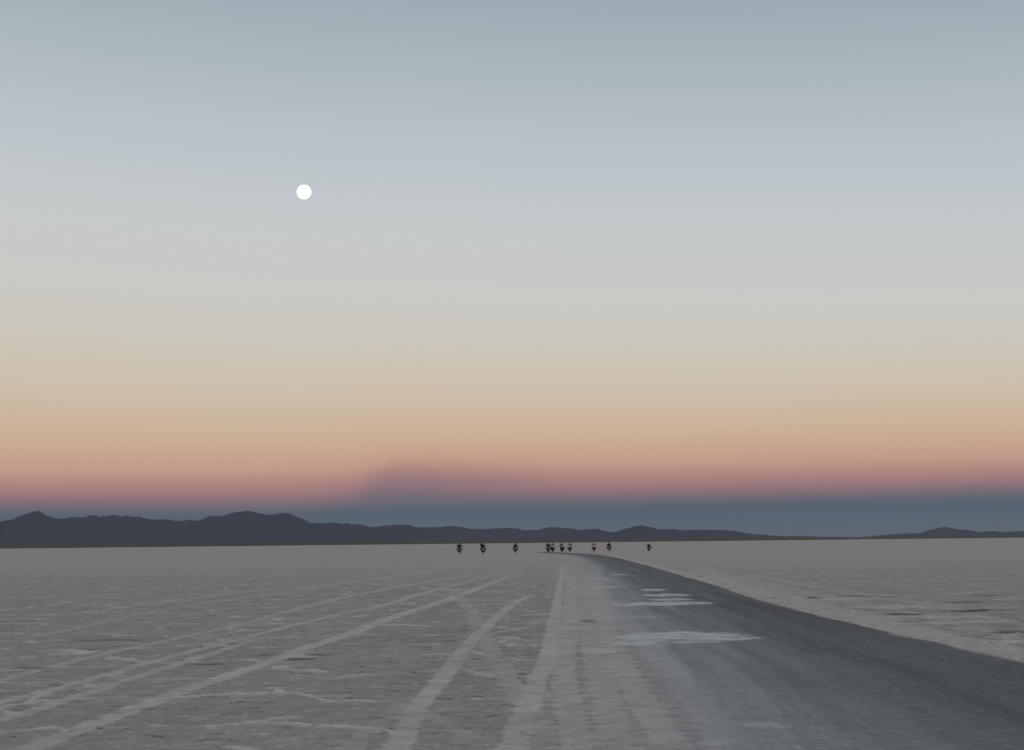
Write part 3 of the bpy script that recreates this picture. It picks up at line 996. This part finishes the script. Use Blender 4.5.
def copy_tree(o, parent=None, skip=()):
    c = o.copy()
    COL.objects.link(c)
    c.parent = parent
    for ch in o.children:
        if stemname(ch) not in skip:
            copy_tree(ch, c, skip)
    return c

def repaint(o, table_):
    for ch in [o] + list(o.children_recursive):
        m = table_.get(stemname(ch))
        if m is not None and ch.material_slots:
            ch.material_slots[0].link = 'OBJECT'
            ch.material_slots[0].material = M[m]

bike0 = make_bike()
people = {k: make_person(*v) for k, v in {'up': (0.0, 0.0), 'lean': (0.14, 0.0), 'sway': (0.12, -0.22), 'tuck': (0.62, 0.05)}.items()}
FLEET = [
    # column, row of the tyre, heading (deg), size, pose, case, paint, shades of the rider, label of the machine, label of the rider
    (459.4, 553.7, 3, 1.03, 'up', None, 'paint_grey', ('helmet', 'jacket'),
     'dark motorcycle with one small pale spot, leftmost of the machines spread over the salt',
     'rider in dark clothing, leftmost of the whole group on the salt flat'),
    (483.0, 553.9, 2, 1.06, 'sway', None, 'paint_maroon', ('helmet', 'jacket'),
     'dark motorcycle with a dull maroon middle, second from the left in the line',
     'bulky black clad rider above the maroon tinted motorcycle, second from the left'),
    (515.6, 552.7, -3, 0.98, 'up', None, 'paint_black', ('helmet', 'jacket'),
     'black motorcycle with a pale patch low down, alone just left of the tight cluster',
     'black clad rider with elbows out, alone just left of the tight cluster'),
    (548.3, 552.2, 4, 0.98, 'up', None, 'paint_grey', ('helmet_grey', 'jacket_grey'),
     'dark motorcycle with a small pale spot, at the left end of the tight cluster',
     'rider in charcoal with a greyish helmet, at the left end of the tight cluster'),
    (552.5, 552.1, -4, 0.93, 'lean', 'white', 'paint_black', ('helmet_green', 'jacket_green'),
     'black motorcycle with a bright white block on top, touching the cluster\'s left end machine',
     'rider in dark green black behind the bright white block, second in the tight cluster'),
    (562.0, 551.9, 6, 0.94, 'lean', 'greycase', 'paint_grey', ('helmet', 'jacket'),
     'charcoal motorcycle with a pale grey block on top, third in the tight cluster',
     'black helmeted rider above the pale grey block, third in the tight cluster'),
    (570.0, 551.6, -8, 0.93, 'lean', 'white', 'paint_maroon', ('helmet_green', 'jacket'),
     'maroon motorcycle with a whitish block on top, at the right end of the tight cluster',
     'rider with dark greenish helmet on the maroon and white motorcycle, right end of the cluster'),
    (593.9, 551.4, 0, 0.92, 'lean', 'white', 'paint_red', ('helmet_green', 'jacket_green'),
     'red motorcycle with a bright white block on top, standing apart beyond the road bend',
     'dark green clad rider on the brightest red motorcycle beyond the road bend'),
    (609.2, 551.3, -3, 0.95, 'up', None, 'paint_black', ('helmet', 'jacket'),
     'all black motorcycle with one white spot, second from the right end of the line',
     'all black rider on the black motorcycle, second from the right end of the line'),
    (649.0, 551.0, 5, 0.86, 'tuck', None, 'paint_black', ('helmet', 'jacket_green'),
     'small dark motorcycle farthest to the right, far apart from the other riders',
     'crouching dark rider farthest to the right, far apart from the others'),
]
for i, (px, py, hd, size, pose, case, paint, (hel, jac), lb, lr) in enumerate(FLEET):
    b = copy_tree(bike0, None, ('number_plate',) if case else ('top_case',))
    b.location = at(px, py)
    b.rotation_euler = (0, R(1.5 * math.sin(i * 2.1)), R(hd))
    b.scale = (size,) * 3
    b['label'], b['category'], b['group'] = lb, 'motorcycle', 'motorcycles spread across the far salt flat'
    rp = {'fuel_tank': paint, 'fairing': paint}
    if paint in ('paint_red', 'paint_maroon'):
        rp['side_case'] = paint; rp['lid'] = paint; rp['rear_fender'] = paint; rp['engine'] = paint; rp['seat'] = paint
    repaint(b, rp)
    if case:
        for ch in b.children:
            if stemname(ch) == 'top_case':
                repaint(ch, {'top_case': case, 'lid': case})
    r = copy_tree(people[pose])
    r.location = b.location; r.rotation_euler = b.rotation_euler; r.scale = b.scale
    r['label'], r['category'], r['group'] = lr, 'person', 'riders seated on the motorcycles'
    repaint(r, {'helmet': hel, 'person': jac})
for o in [bike0] + list(people.values()):
    for ch in list(o.children_recursive) + [o]:
        bpy.data.objects.remove(ch)

# ------------------------------------------------------------------ the air: thin bluish haze over the whole flat
bm = bmesh.new()
bmesh.ops.create_cube(bm, size=1.0)
for v in bm.verts:
    v.co = Vector((v.co.x * 2 * (EXT + 500), v.co.y * 2 * (EXT + 500), -1.0 if v.co.z < 0 else 900.0))
m_haze = bpy.data.materials.new('haze_air')
m_haze.use_nodes = True
nt = NT(m_haze.node_tree)
pv = nt.n('ShaderNodeVolumePrincipled')
pv.inputs['Color'].default_value = (0.62, 0.74, 0.98, 1)
pv.inputs['Density'].default_value = 8.5e-6
pv.inputs['Density Attribute'].default_value = ''
o_ = nt.n('ShaderNodeOutputMaterial')
nt.t.links.new(pv.outputs[0], o_.inputs['Volume'])
m_haze.cycles.homogeneous_volume = True
hz = obj('haze', bm, m_haze, smooth=False)
hz['kind'] = 'stuff'

# ------------------------------------------------------------------ output
sc.render.engine = 'CYCLES'
sc.cycles.use_denoising = True
sc.cycles.transparent_max_bounces = 24
sc.cycles.filter_width = 1.5
vs = sc.view_settings
vs.view_transform = 'Standard'
vs.look = 'None'
vs.exposure = 0.0
vs.gamma = 1.0
vs.use_curve_mapping = False
